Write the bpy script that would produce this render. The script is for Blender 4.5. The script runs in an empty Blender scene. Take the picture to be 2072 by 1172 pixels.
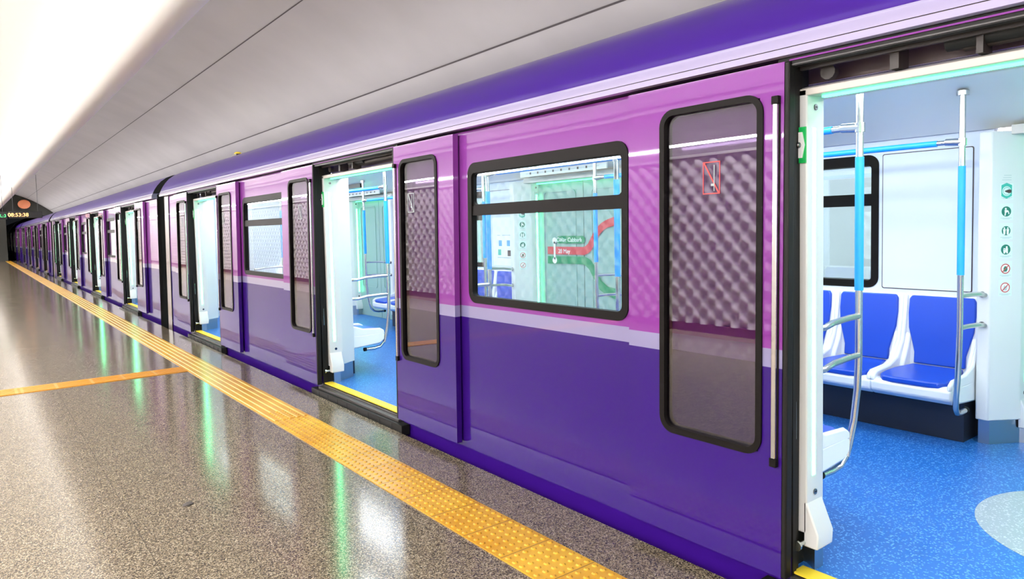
import bpy, bmesh, math, random
from mathutils import Vector, Matrix
random.seed(7)
C = bpy.context.scene.collection
PI = math.pi

# ------------------------------------------------------------------ materials
def mat(name, base, rough=0.5, metal=0.0, coat=0.0, emit=None, estr=0.0, ior=1.5, crough=0.03, spec=0.5):
    m = bpy.data.materials.new(name); m.use_nodes = True
    b = m.node_tree.nodes['Principled BSDF']
    b.inputs['Base Color'].default_value = (*base, 1)
    b.inputs['Roughness'].default_value = rough
    b.inputs['Metallic'].default_value = metal
    b.inputs['IOR'].default_value = ior
    b.inputs['Specular IOR Level'].default_value = spec
    b.inputs['Coat Weight'].default_value = coat
    b.inputs['Coat Roughness'].default_value = crough
    b.inputs['Coat IOR'].default_value = 1.48
    if emit:
        b.inputs['Emission Color'].default_value = (*emit, 1)
        b.inputs['Emission Strength'].default_value = estr
    return m

def nodes(m): return m.node_tree.nodes, m.node_tree.links

def noise_bump(m, scale, strength, dist=0.002):
    n, l = nodes(m)
    tc = n.new('ShaderNodeTexCoord'); nz = n.new('ShaderNodeTexNoise'); bp = n.new('ShaderNodeBump')
    nz.inputs['Scale'].default_value = scale; nz.inputs['Detail'].default_value = 3
    bp.inputs['Strength'].default_value = strength; bp.inputs['Distance'].default_value = dist
    l.new(tc.outputs['Object'], nz.inputs['Vector']); l.new(nz.outputs['Fac'], bp.inputs['Height'])
    l.new(bp.outputs['Normal'], n['Principled BSDF'].inputs['Normal'])

def mottled(m, c1, c2, scale, stretch=(1, 1, 1)):
    n, l = nodes(m)
    tc = n.new('ShaderNodeTexCoord'); mp = n.new('ShaderNodeMapping'); nz = n.new('ShaderNodeTexNoise'); cr = n.new('ShaderNodeValToRGB')
    mp.inputs['Scale'].default_value = stretch
    nz.inputs['Scale'].default_value = scale; nz.inputs['Detail'].default_value = 4
    cr.color_ramp.elements[0].position = 0.35; cr.color_ramp.elements[1].position = 0.65
    cr.color_ramp.elements[0].color = (*c1, 1); cr.color_ramp.elements[1].color = (*c2, 1)
    l.new(tc.outputs['Object'], mp.inputs['Vector']); l.new(mp.outputs['Vector'], nz.inputs['Vector'])
    l.new(nz.outputs['Fac'], cr.inputs['Fac']); l.new(cr.outputs['Color'], n['Principled BSDF'].inputs['Base Color'])

def granite(name):
    m = mat(name, (0.3, 0.25, 0.2), rough=0.13, ior=1.55)
    n, l = nodes(m); b = n['Principled BSDF']
    tc = n.new('ShaderNodeTexCoord')
    v = n.new('ShaderNodeTexVoronoi'); v.inputs['Scale'].default_value = 210
    l.new(tc.outputs['Object'], v.inputs['Vector'])
    sep = n.new('ShaderNodeSeparateColor'); l.new(v.outputs['Color'], sep.inputs['Color'])
    cr = n.new('ShaderNodeValToRGB'); r = cr.color_ramp; r.interpolation = 'CONSTANT'
    r.elements[0].position = 0.0; r.elements[0].color = (0.035, 0.027, 0.02, 1)
    r.elements[1].position = 0.24; r.elements[1].color = (0.102, 0.080, 0.052, 1)
    for p, c in ((0.5, (0.255, 0.208, 0.140, 1)), (0.72, (0.165, 0.132, 0.088, 1)), (0.9, (0.37, 0.32, 0.235, 1))):
        e = r.elements.new(p); e.color = c
    l.new(sep.outputs['Red'], cr.inputs['Fac'])
    # thin slab joints
    sx = n.new('ShaderNodeSeparateXYZ'); l.new(tc.outputs['Object'], sx.inputs['Vector'])
    def joint(out, off, period, width):
        a = n.new('ShaderNodeMath'); a.operation = 'SUBTRACT'; a.inputs[1].default_value = off; l.new(out, a.inputs[0])
        f = n.new('ShaderNodeMath'); f.operation = 'PINGPONG'; f.inputs[1].default_value = period / 2; l.new(a.outputs[0], f.inputs[0])
        g = n.new('ShaderNodeMath'); g.operation = 'LESS_THAN'; g.inputs[1].default_value = width; l.new(f.outputs[0], g.inputs[0])
        return g.outputs[0]
    jx = joint(sx.outputs['X'], 0.60, 1.2, 0.0022); jy = joint(sx.outputs['Y'], 0.35, 1.5, 0.0016)
    mx = n.new('ShaderNodeMath'); mx.operation = 'MAXIMUM'; l.new(jx, mx.inputs[0]); l.new(jy, mx.inputs[1])
    ml = n.new('ShaderNodeMath'); ml.operation = 'MULTIPLY'; ml.inputs[1].default_value = 0.6; l.new(mx.outputs[0], ml.inputs[0])
    mix = n.new('ShaderNodeMix'); mix.data_type = 'RGBA'; mix.inputs['B'].default_value = (0.05, 0.04, 0.03, 1)
    l.new(ml.outputs[0], mix.inputs['Factor']); l.new(cr.outputs['Color'], mix.inputs['A'])
    l.new(mix.outputs['Result'], b.inputs['Base Color'])
    nz = n.new('ShaderNodeTexNoise'); nz.inputs['Scale'].default_value = 2.2; nz.inputs['Detail'].default_value = 5
    l.new(tc.outputs['Object'], nz.inputs['Vector'])
    mr = n.new('ShaderNodeMapRange'); mr.inputs['To Min'].default_value = 0.10; mr.inputs['To Max'].default_value = 0.17
    l.new(nz.outputs['Fac'], mr.inputs['Value']); l.new(mr.outputs['Result'], b.inputs['Roughness'])
    return m

def speckle(name, base, light, scale, amount, rough):
    m = mat(name, base, rough=rough)
    n, l = nodes(m)
    tc = n.new('ShaderNodeTexCoord'); v = n.new('ShaderNodeTexVoronoi'); v.inputs['Scale'].default_value = scale
    l.new(tc.outputs['Object'], v.inputs['Vector'])
    sep = n.new('ShaderNodeSeparateColor'); l.new(v.outputs['Color'], sep.inputs['Color'])
    cr = n.new('ShaderNodeValToRGB'); cr.color_ramp.interpolation = 'CONSTANT'
    cr.color_ramp.elements[0].color = (*base, 1); cr.color_ramp.elements[1].position = 1 - amount
    cr.color_ramp.elements[1].color = (*light, 1)
    l.new(sep.outputs['Green'], cr.inputs['Fac']); l.new(cr.outputs['Color'], n['Principled BSDF'].inputs['Base Color'])
    return m

def glass(name, tint, ior=1.7, gloss=(1, 1, 1)):
    m = bpy.data.materials.new(name); m.use_nodes = True
    n, l = nodes(m); n.clear()
    o = n.new('ShaderNodeOutputMaterial'); mx = n.new('ShaderNodeMixShader'); lw = n.new('ShaderNodeLayerWeight')
    pw = n.new('ShaderNodeMath'); pw.operation = 'POWER'; pw.inputs[1].default_value = 5.0; fr = n.new('ShaderNodeMapRange')
    f0 = ((ior - 1) / (ior + 1)) ** 2; fr.inputs['To Min'].default_value = f0; fr.inputs['To Max'].default_value = 1.0
    lw.inputs['Blend'].default_value = 0.5; l.new(lw.outputs['Facing'], pw.inputs[0]); l.new(pw.outputs[0], fr.inputs['Value'])
    tr = n.new('ShaderNodeBsdfTransparent'); gl = n.new('ShaderNodeBsdfGlossy')
    tr.inputs['Color'].default_value = (*tint, 1)
    gl.inputs['Color'].default_value = (*gloss, 1); gl.inputs['Roughness'].default_value = 0.0
    l.new(fr.outputs['Result'], mx.inputs['Fac']); l.new(tr.outputs['BSDF'], mx.inputs[1]); l.new(gl.outputs['BSDF'], mx.inputs[2])
    l.new(mx.outputs['Shader'], o.inputs['Surface'])
    return m

M = {}
M['granite'] = granite('granite_slabs')
M['magenta'] = mat('magenta_paint', (0.205, 0.036, 0.265), rough=0.35, coat=0.85, spec=0.08)
M['lavender'] = mat('lavender_paint', (0.245, 0.23, 0.42), rough=0.3, coat=1.0, spec=0.15)
M['purple'] = mat('deep_purple_paint', (0.023, 0.0036, 0.125), rough=0.35, coat=0.55, spec=0.05)
M['roof'] = mat('roof_purple_paint', (0.042, 0.0095, 0.20), rough=0.4, coat=0.5, crough=0.15, spec=0.15)
M['cornice'] = mat('pale_lavender_paint', (0.40, 0.365, 0.56), rough=0.3, coat=1.0, spec=0.2)
M['black'] = mat('black_rubber', (0.006, 0.0055, 0.005), rough=0.55, spec=0.2)
M['gasket'] = mat('window_rubber', (0.006, 0.005, 0.0045), rough=0.5, spec=0.08)
M['cavity'] = mat('dark_machinery', (0.018, 0.013, 0.010), rough=0.5)
M['brown'] = mat('brown_backing_panel', (0.055, 0.034, 0.025), rough=0.5)
M['greyrail'] = mat('grey_door_rail', (0.045, 0.042, 0.042), rough=0.4, metal=0.3)
M['steel'] = mat('brushed_steel', (0.62, 0.62, 0.60), rough=0.22, metal=1.0)
M['kick'] = mat('steel_kick_plate', (0.45, 0.50, 0.53), rough=0.30, metal=1.0)
M['white'] = mat('white_plastic', (0.68, 0.70, 0.70), rough=0.35)
M['cream'] = mat('cream_plastic', (0.62, 0.59, 0.54), rough=0.4)
M['lining'] = mat('pale_blue_wall_lining', (0.66, 0.72, 0.82), rough=0.4)
M['ceiling_in'] = mat('grey_blue_ceiling_lining', (0.88, 0.86, 0.78), rough=0.4)
M['seat_white'] = mat('white_seat_shell', (0.82, 0.84, 0.86), rough=0.3, coat=0.3)
M['seat_blue'] = mat('blue_seat_vinyl', (0.006, 0.058, 0.48), rough=0.33)
M['sleeve'] = mat('blue_pole_sleeve', (0.015, 0.33, 0.88), rough=0.35)
M['floor_blue'] = speckle('blue_floor_vinyl', (0.012, 0.115, 0.42), (0.10, 0.30, 0.66), 160, 0.13, 0.38)
M['floor_grey'] = speckle('grey_floor_vinyl', (0.27, 0.32, 0.37), (0.45, 0.50, 0.55), 160, 0.13, 0.38)
M['yellow'] = mat('yellow_threshold', (0.80, 0.58, 0.035), rough=0.45)
M['tactile'] = mat('yellow_tactile_rubber', (0.62, 0.33, 0.035), rough=0.30)
mottled(M['tactile'], (0.52, 0.25, 0.014), (0.62, 0.35, 0.03), 2.4)
M['strip'] = mat('orange_guide_strip', (0.52, 0.22, 0.014), rough=0.35)
M['strip_joint'] = mat('pale_joint', (0.62, 0.50, 0.25), rough=0.5)
M['heater'] = mat('dark_heater_box', (0.012, 0.016, 0.028), rough=0.4)
M['door_in'] = mat('grey_green_door_lining', (0.24, 0.38, 0.36), rough=0.35)
M['green_led'] = mat('green_led_strip', (0.3, 0.9, 0.6), emit=(0.06, 1.0, 0.31), estr=21.0)
M['header_led'] = mat('green_led_header', (0.3, 0.9, 0.6), emit=(0.06, 1.0, 0.36), estr=9.0)
M['lamp_in'] = mat('saloon_lamp', (0.9, 0.9, 0.9), emit=(0.88, 0.95, 1.0), estr=14.5)
M['side_lamp'] = mat('side_lamp_tube', (0.9, 0.9, 0.9), emit=(0.92, 1.0, 1.0), estr=30.0)  # added emission that brightens the saloon ceiling
M['jamb'] = mat('dark_door_pocket', (0.010, 0.012, 0.012), rough=0.5, spec=0.2)
M['green_paint'] = mat('green_latch_paint', (0.0, 0.36, 0.07), rough=0.4)
M['knob'] = mat('dark_steel_knob', (0.18, 0.18, 0.18), rough=0.2, metal=1.0)
M['pocket_bolt'] = mat('bright_bolts', (0.6, 0.65, 0.6), rough=0.25, metal=1.0)
M['leaf_glass'] = glass('tinted_door_glass', (0.66, 0.60, 0.71), ior=1.98)
M['win_glass'] = glass('clear_window_glass', (0.90, 0.96, 0.96), ior=1.65)
M['far_glass'] = glass('far_window_glass', (0.72, 0.84, 0.87), ior=1.9)
M['endcap'] = mat('beige_grey_end_cap', (0.22, 0.19, 0.18), rough=0.35, coat=0.3)
M['ic_green'] = mat('dark_green_print', (0.008, 0.16, 0.11), rough=0.5)
M['ic_teal'] = mat('teal_print', (0.04, 0.42, 0.33), rough=0.5)
M['ic_red'] = mat('red_print', (0.50, 0.05, 0.05), rough=0.5)
M['ic_white'] = mat('white_print', (0.85, 0.88, 0.88), rough=0.5)
M['ic_grey'] = mat('grey_print', (0.42, 0.50, 0.52), rough=0.5)
M['ic_plate'] = mat('pale_green_sticker', (0.68, 0.80, 0.78), rough=0.5)
M['ic_dark'] = mat('dark_print', (0.05, 0.03, 0.03), rough=0.5)
M['ic_blue'] = mat('blue_print', (0.10, 0.36, 0.62), rough=0.5)
M['map_red'] = mat('map_red_line', (0.52, 0.035, 0.055), rough=0.5)
M['map_green'] = mat('map_green_line', (0.0, 0.22, 0.10), rough=0.5)
M['vault'] = mat('grey_vault_plaster', (0.56, 0.53, 0.52), rough=0.75)
mottled(M['vault'], (0.40, 0.38, 0.37), (0.43, 0.41, 0.40), 1.1)
M['vault_joint'] = mat('dark_vault_joint', (0.07, 0.06, 0.06), rough=0.8)
M['vault_white'] = mat('white_vault_plaster', (0.84, 0.83, 0.82), rough=0.7)
noise_bump(M['vault_white'], 3.0, 0.15, 0.01)
M['quilt'] = mat('white_quilted_cladding', (0.80, 0.76, 0.77), rough=0.5)
M['wall_low'] = mat('plum_wall_base', (0.13, 0.03, 0.05), rough=0.4)
M['wall_dark'] = mat('dark_recess', (0.10, 0.09, 0.09), rough=0.8)
M['wall_white'] = mat('white_wall', (0.8, 0.78, 0.77), rough=0.5)
M['end_dark'] = mat('dark_end_wall', (0.030, 0.031, 0.024), rough=0.7)
M['tunnel'] = mat('black_tunnel', (0.004, 0.004, 0.004), rough=0.9)
M['track'] = mat('dark_ballast', (0.03, 0.028, 0.026), rough=0.9)
M['trackwall'] = mat('track_wall_plaster', (0.34, 0.36, 0.37), rough=0.7)
M['housing'] = mat('black_display_housing', (0.008, 0.008, 0.008), rough=0.4)
M['led_amber'] = mat('amber_led', (0.9, 0.5, 0.2), emit=(1.0, 0.50, 0.16), estr=4.0)
M['led_green'] = mat('green_led', (0.1, 0.8, 0.3), emit=(0.05, 0.9, 0.22), estr=1.6)
M['amber_glow'] = mat('amber_lamp_glass', (0.8, 0.3, 0.15), emit=(1.0, 0.26, 0.10), estr=0.3)  # emission of the added ball that imitates an orange shine
M['scrap'] = mat('dark_paper_scrap', (0.05, 0.04, 0.035), rough=0.8)

# ------------------------------------------------------------------ mesh builder
class MB:
    def __init__(s): s.v = []; s.f = []; s.m = []; s.sm = []; s.mats = []
    def mi(s, k):
        if k not in s.mats: s.mats.append(k)
        return s.mats.index(k)
    def face(s, pts, k, smooth=False):
        b = len(s.v); s.v += [tuple(p) for p in pts]; s.f.append(tuple(range(b, b + len(pts)))); s.m.append(s.mi(k)); s.sm.append(smooth); return s
    def mesh(s, verts, faces, k, smooth=False):
        b = len(s.v); s.v += [tuple(p) for p in verts]; i = s.mi(k)
        for f in faces: s.f.append(tuple(b + j for j in f)); s.m.append(i); s.sm.append(smooth)
        return s
    def box(s, x0, x1, y0, y1, z0, z1, k):
        v = [(x, y, z) for x in (x0, x1) for y in (y0, y1) for z in (z0, z1)]
        return s.mesh(v, [(0, 1, 3, 2), (4, 6, 7, 5), (0, 4, 5, 1), (2, 3, 7, 6), (0, 2, 6, 4), (1, 5, 7, 3)], k)
    def prism(s, poly, fn, a, b, k, smooth=False):
        # poly of 2-D points, fn(p, t) -> 3-D point, from t=a to t=b
        n = len(poly); v = [fn(p, a) for p in poly] + [fn(p, b) for p in poly]
        s.mesh(v, [tuple(range(n - 1, -1, -1)), tuple(range(n, 2 * n))], k)
        base = len(s.v); s.v += v; i = s.mi(k)
        for j in range(n):
            s.f.append((base + j, base + (j + 1) % n, base + n + (j + 1) % n, base + n + j)); s.m.append(i); s.sm.append(smooth)
        return s
    def tube(s, path, r, k, n=12, caps=True):
        path = [Vector(p) for p in path]; rings = []
        up = Vector((0.31, 0.17, 0.93)); 
        for i, p in enumerate(path):
            d = (path[min(i + 1, len(path) - 1)] - path[max(i - 1, 0)]).normalized()
            a = d.cross(up)
            if a.length < 1e-3: a = d.cross(Vector((1, 0, 0)))
            a.normalize(); b = d.cross(a).normalized()
            rr = r[i] if isinstance(r, (list, tuple)) else r
            rings.append([p + a * math.cos(2 * PI * j / n) * rr + b * math.sin(2 * PI * j / n) * rr for j in range(n)])
        v = [q for R in rings for q in R]; f = []
        for i in range(len(rings) - 1):
            for j in range(n): f.append((i * n + j, i * n + (j + 1) % n, (i + 1) * n + (j + 1) % n, (i + 1) * n + j))
        s.mesh(v, f, k, True)
        if caps:
            s.face(list(reversed(rings[0])), k); s.face(rings[-1], k)
        return s
    def rring(s, y0, y1, z0, z1, r, w, xa, xb, k, n=7, wt=None, wb=None):
        # rounded rectangular ring standing in the YZ plane, from xa (outside) to xb
        wt = w if wt is None else wt; wb = w if wb is None else wb
        def loop(y0, y1, z0, z1, r):
            out = []
            for cy, cz, a0 in ((y1 - r, z1 - r, 0), (y0 + r, z1 - r, 90), (y0 + r, z0 + r, 180), (y1 - r, z0 + r, 270)):
                for i in range(n + 1):
                    a = math.radians(a0 + 90 * i / n); out.append((cy + r * math.cos(a), cz + r * math.sin(a)))
            return out
        O = loop(y0, y1, z0, z1, r); I = loop(y0 + w, y1 - w, z0 + wb, z1 - wt, max(r - w, 0.01)); N = len(O)
        v = [(xa, *p) for p in O] + [(xa, *p) for p in I] + [(xb, *p) for p in O] + [(xb, *p) for p in I]
        f = []
        for i in range(N):
            j = (i + 1) % N
            f += [(i, j, N + j, N + i), (2 * N + i, 3 * N + i, 3 * N + j, 2 * N + j), (i, 2 * N + i, 2 * N + j, j), (N + i, N + j, 3 * N + j, 3 * N + i)]
        return s.mesh(v, f, k)
    def rpanel(s, y0, y1, z0, z1, r, xa, xb, k, n=6):
        P = []
        for cy, cz, a0 in ((y1 - r, z1 - r, 0), (y0 + r, z1 - r, 90), (y0 + r, z0 + r, 180), (y1 - r, z0 + r, 270)):
            for i in range(n + 1):
                a = math.radians(a0 + 90 * i / n); P.append((cy + r * math.cos(a), cz + r * math.sin(a)))
        return s.prism(P, lambda p, t: (t, p[0], p[1]), xa, xb, k)
    def ball(s, c, r, k, n=10, m=7, sq=(1, 1, 1)):
        v = []; f = []
        for i in range(m + 1):
            t = PI * i / m
            for j in range(n):
                a = 2 * PI * j / n; v.append((c[0] + r * sq[0] * math.sin(t) * math.cos(a), c[1] + r * sq[1] * math.sin(t) * math.sin(a), c[2] + r * sq[2] * math.cos(t)))
        for i in range(m):
            for j in range(n): f.append((i * n + j, i * n + (j + 1) % n, (i + 1) * n + (j + 1) % n, (i + 1) * n + j))
        return s.mesh(v, f, k, True)
    def build(s, name, parent=None, bevel=0, lean=False, weld=True):
        off = Vector(parent_root(parent)) if parent else Vector((0, 0, 0))
        vv = [(x + (LEAN(z) if lean else 0) - off.x, y - off.y, z - off.z) for x, y, z in s.v]
        me = bpy.data.meshes.new(name); me.from_pydata(vv, [], s.f)
        for k in s.mats: me.materials.append(M[k])
        me.polygons.foreach_set('material_index', s.m); me.polygons.foreach_set('use_smooth', s.sm)
        bm = bmesh.new(); bm.from_mesh(me)
        if weld: bmesh.ops.remove_doubles(bm, verts=bm.verts, dist=1e-5)
        bmesh.ops.recalc_face_normals(bm, faces=bm.faces); bm.to_mesh(me); bm.free()
        me.set_sharp_from_angle(angle=math.radians(38))
        o = bpy.data.objects.new(name, me); C.objects.link(o)
        if parent: o.parent = parent
        if bevel:
            b = o.modifiers.new('edge_bevel', 'BEVEL'); b.width = bevel; b.segments = 2; b.limit_method = 'ANGLE'
        return o

def parent_root(o):
    while o.parent: o = o.parent
    return o.location

def LEAN(z): return (z - 0.55) * 0.0125 + (0.004 * (z - 1) ** 2 if z > 1 else 0)

def empty(name, loc, label, cat, group=None):
    o = bpy.data.objects.new(name, None); C.objects.link(o); o.location = loc
    o['label'] = label; o['category'] = cat
    if group: o['group'] = group
    return o
def tag(o, label, cat, group=None):
    o['label'] = label; o['category'] = cat
    if group: o['group'] = group
    return o
def struct(o): o['kind'] = 'structure'; return o

def text_mesh(body, size, fn, k, name, parent, extrude=0.0008, align='CENTER'):
    # letters as a mesh: fn maps the flat letter point (u, v, depth) to the place
    cu = bpy.data.curves.new(name, 'FONT'); cu.body = body; cu.size = size; cu.align_x = align; cu.align_y = 'CENTER'; cu.extrude = extrude
    t = bpy.data.objects.new(name, cu); C.objects.link(t)
    dg = bpy.context.evaluated_depsgraph_get(); dg.update()
    me = bpy.data.meshes.new_from_object(t.evaluated_get(dg)); bpy.data.objects.remove(t)
    off = Vector(parent_root(parent)) if parent else Vector((0, 0, 0))
    for v in me.vertices: v.co = Vector(fn(v.co.x, v.co.y, v.co.z)) - off
    me.materials.clear(); me.materials.append(M[k])
    o = bpy.data.objects.new(name, me); C.objects.link(o)
    if parent: o.parent = parent
    return o

# ------------------------------------------------------------------ the station
EDGE = 2.445
Y_END = 58.0
Z_TRACK = -1.15
# platform slab
b = MB(); b.face([(-4.0, -9, 0), (EDGE, -9, 0), (EDGE, Y_END, 0), (-4.0, Y_END, 0)], 'granite')
b.face([(EDGE, -9, 0), (EDGE, -9, -0.12), (EDGE, Y_END, -0.12), (EDGE, Y_END, 0)], 'granite')
b.face([(EDGE, -9, -0.12), (EDGE - 0.1, -9, -0.12), (EDGE - 0.1, Y_END, -0.12), (EDGE, Y_END, -0.12)], 'track')
b.face([(EDGE - 0.1, -9, -0.12), (EDGE - 0.1, -9, Z_TRACK), (EDGE - 0.1, Y_END, Z_TRACK), (EDGE - 0.1, Y_END, -0.12)], 'track')
struct(b.build('floor'))
b = MB(); b.box(EDGE - 0.1, 6.4, -9, 90, Z_TRACK - 0.1, Z_TRACK, 'track'); struct(b.build('floor_track'))

# grey side vault: an arc behind and over the train
VC = (0.5, -1.5); VR = 6.325
def vault(a, r=VR): return (VC[0] + r * math.sin(a), VC[1] + r * math.cos(a))
b = MB()
A0, A1 = math.radians(3), math.radians(69)
NV = 48
for i in range(NV):
    a, c = A0 + (A1 - A0) * i / NV, A0 + (A1 - A0) * (i + 1) / NV
    (x0, z0), (x1, z1) = vault(a), vault(c)
    b.face([(x0, -9, z0), (x1, -9, z1), (x1, Y_END, z1), (x0, Y_END, z0)], 'vault', True)
xl, zl = vault(A1)
b.face([(xl, -9, zl), (xl, -9, Z_TRACK), (xl, Y_END, Z_TRACK), (xl, Y_END, zl)], 'trackwall')
for kk in (0.840, 0.4235):                     # two long joints between the vault panels
    best = min((abs((vault(math.radians(d / 20))[1] - 1.5) - kk * vault(math.radians(d / 20))[0]), d / 20) for d in range(60, 1400))
    a = math.radians(best[1]); da = 0.0011 if kk > 0.6 else 0.0016
    (x0, z0), (x1, z1) = vault(a - da, VR - 0.004), vault(a + da, VR - 0.004)
    b.face([(x0, -9, z0), (x1, -9, z1), (x1, Y_END, z1), (x0, Y_END, z0)], 'vault_joint')
struct(b.build('wall_right'))

# white central vault ending in a rounded lip over the platform edge
b = MB()
ctrl = [(-4.0, 3.72), (-2.9, 3.88), (-1.4, 4.00), (-0.2, 4.00), (0.3, 3.94), (0.72, 3.84), (0.98, 3.71), (1.11, 3.59), (1.15, 3.496)]
prof = []
for i in range(len(ctrl) - 1):      # smooth curve through the control points
    p0, p1, p2, p3 = (Vector(ctrl[max(0, min(len(ctrl) - 1, q))]) for q in (i - 1, i, i + 1, i + 2))
    for q in range(5):
        t = q / 5
        prof.append(tuple(0.5 * (2 * p1 + (p2 - p0) * t + (2 * p0 - 5 * p1 + 4 * p2 - p3) * t * t + (3 * p1 - p0 - 3 * p2 + p3) * t ** 3)))
for i in range(17):
    a = math.radians(180 + 180 * i / 16); prof.append((1.4 + 0.25 * math.cos(a), 3.496 + 0.25 * math.sin(a)))
for i in range(len(prof) - 1):
    (x0, z0), (x1, z1) = prof[i], prof[i + 1]
    b.face([(x0, -9, z0), (x1, -9, z1), (x1, Y_END, z1), (x0, Y_END, z0)], 'vault_white', True)
(x0, z0) = prof[-1]
b.face([(x0, -9, z0), (1.65, -9, 4.9), (1.65, Y_END, 4.9), (x0, Y_END, z0)], 'vault')
struct(b.build('ceiling'))

# opposite wall, clad with puffed white diamonds
b = MB(); XW = -4.0
zs = [0.13 + 0.0367 * i for i in range(72)]; ys = [-9 + 0.0467 * i for i in range(1435)]
vs = []; 
for y in ys:
    for z in zs:
        h = 0.5 * (math.cos(2 * PI * y / 0.28) * math.cos(2 * PI * (z - 0.42) / 0.294)) + 0.5
        h = abs(h) ** 0.8
        vs.append((XW + 0.12 * h, y, z))
nz_ = len(zs); fs = [(i * nz_ + j, (i + 1) * nz_ + j, (i + 1) * nz_ + j + 1, i * nz_ + j + 1) for i in range(len(ys) - 1) for j in range(nz_ - 1)]
b.mesh(vs, fs, 'quilt', True)
b.box(XW - 0.1, XW + 0.10, -9, Y_END, 0.0, 0.13, 'wall_low')
b.box(XW - 0.1, XW + 0.12, -9, Y_END, 2.72, 2.76, 'wall_white')
b.box(XW - 0.6, XW - 0.5, -9, Y_END, 2.70, 4.2, 'wall_dark')
b.box(XW - 0.6, XW, -9, Y_END, 2.68, 2.70, 'wall_dark')
struct(b.build('wall_left', weld=False))
# walls across the two ends of the hall, with the tunnel mouth in the far one
b = MB(); b.box(-4.6, 6.4, -9.1, -9, Z_TRACK, 5, 'wall_white'); struct(b.build('wall_near'))
b = MB()
b.box(-4.6, -0.2, Y_END, Y_END + 0.2, 0, 5, 'wall_white')
ye = Y_END
b.box(-0.2, 2.0, ye, ye + 0.2, 0, 5, 'end_dark')
b.box(2.0, 6.4, ye, ye + 0.2, 3.05, 5, 'end_dark')
b.box(5.95, 6.4, ye, ye + 0.2, Z_TRACK, 3.05, 'end_dark')
struct(b.build('wall_far'))
b = MB()
arch = []
for i in range(17):
    a = PI * i / 16; arch.append((3.95 - 2.0 * math.cos(a), 1.2 + 1.85 * math.sin(a)))
arch = [(1.95, Z_TRACK)] + arch + [(5.95, Z_TRACK)]
for i in range(len(arch) - 1):
    (x0, z0), (x1, z1) = arch[i], arch[i + 1]
    b.face([(x0, ye, z0), (x1, ye, z1), (x1, 90, z1), (x0, 90, z0)], 'tunnel', True)
b.face([(x, 90, z) for x, z in arch], 'tunnel')
struct(b.build('wall_tunnel'))

# ------------------------------------------------------------------ paving
b = MB()
tx0, tx1 = 1.822, 2.122
NT = 220; y0t = -8.7
b.box(tx0, tx1, -8.7, Y_END - 0.4, 0.0005, 0.006, 'tactile')
def dome(b, x, y, r, h, k, n=8):
    v = [(x + r * math.cos(2 * PI * j / n), y + r * math.sin(2 * PI * j / n), 0.006) for j in range(n)]
    v += [(x + 0.62 * r * math.cos(2 * PI * j / n), y + 0.62 * r * math.sin(2 * PI * j / n), 0.006 + h) for j in range(n)]
    f = [(j, (j + 1) % n, n + (j + 1) % n, n + j) for j in range(n)]
    b.mesh(v, f, k, True); b.face(v[n:], k)
for t in range(-20, 14):                      # tiles with studs next to the camera
    yb = 1.592 + 0.3 * t
    if yb > 5.75: break
    if yb < -3: continue
    for i in range(6):
        for j in range(6): dome(b, tx0 + 0.025 + 0.05 * i, yb + 0.025 + 0.05 * j, 0.0145, 0.006, 'tactile')
    b.box(tx0, tx1, yb - 0.0015, yb + 0.0015, 0.0045, 0.0064, 'brown')
yr = yb
for i in range(5):                            # ribbed tiles farther on
    xc = tx0 + 0.03 + 0.06 * i
    b.prism([(-0.017, 0.006), (-0.011, 0.0125), (0.011, 0.0125), (0.017, 0.006)], lambda p, t: (xc + p[0], t, p[1]), yr, Y_END - 0.4, 'tactile')
tag(b.build('tactile_paving', weld=False), 'long yellow tactile paving strip running along the platform edge beside the train', 'paving strip')
b = MB()
sy0, sy1 = 8.215, 8.53
b.box(-3.6, tx0 - 0.004, sy0, sy1, 0.0005, 0.006, 'strip')
for xj in (-0.9, -0.3, 0.285, 0.33, 0.615, 0.925, 1.21, 1.515):
    b.box(xj - 0.012, xj + 0.012, sy0 + 0.004, sy1 - 0.004, 0.006, 0.0068, 'strip_joint')
for i in range(4):
    yc = sy0 + 0.045 + 0.075 * i
    b.box(-3.6, tx0 - 0.01, yc - 0.02, yc + 0.02, 0.006, 0.0085, 'strip')
tag(b.build('guide_strip'), 'orange guide strip crossing the granite floor to meet the yellow tactile paving', 'paving strip')
b = MB()
b.mesh([(0.85, 4.12, 0.001), (0.885, 4.11, 0.009), (0.915, 4.135, 0.002), (0.90, 4.165, 0.011), (0.86, 4.155, 0.003), (0.88, 4.14, 0.014),
        (0.85, 4.12, 0.0004), (0.885, 4.11, 0.0004), (0.915, 4.135, 0.0004), (0.90, 4.165, 0.0004), (0.86, 4.155, 0.0004)],
       [(0, 1, 5), (1, 2, 5), (2, 3, 5), (3, 4, 5), (4, 0, 5), (0, 6, 7, 1), (1, 7, 8, 2), (2, 8, 9, 3), (3, 9, 10, 4), (4, 10, 6, 0), (10, 9, 8, 7, 6)], 'scrap')
tag(b.build('paper_scrap'), 'small dark crumpled scrap lying on the granite platform floor', 'litter')

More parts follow.
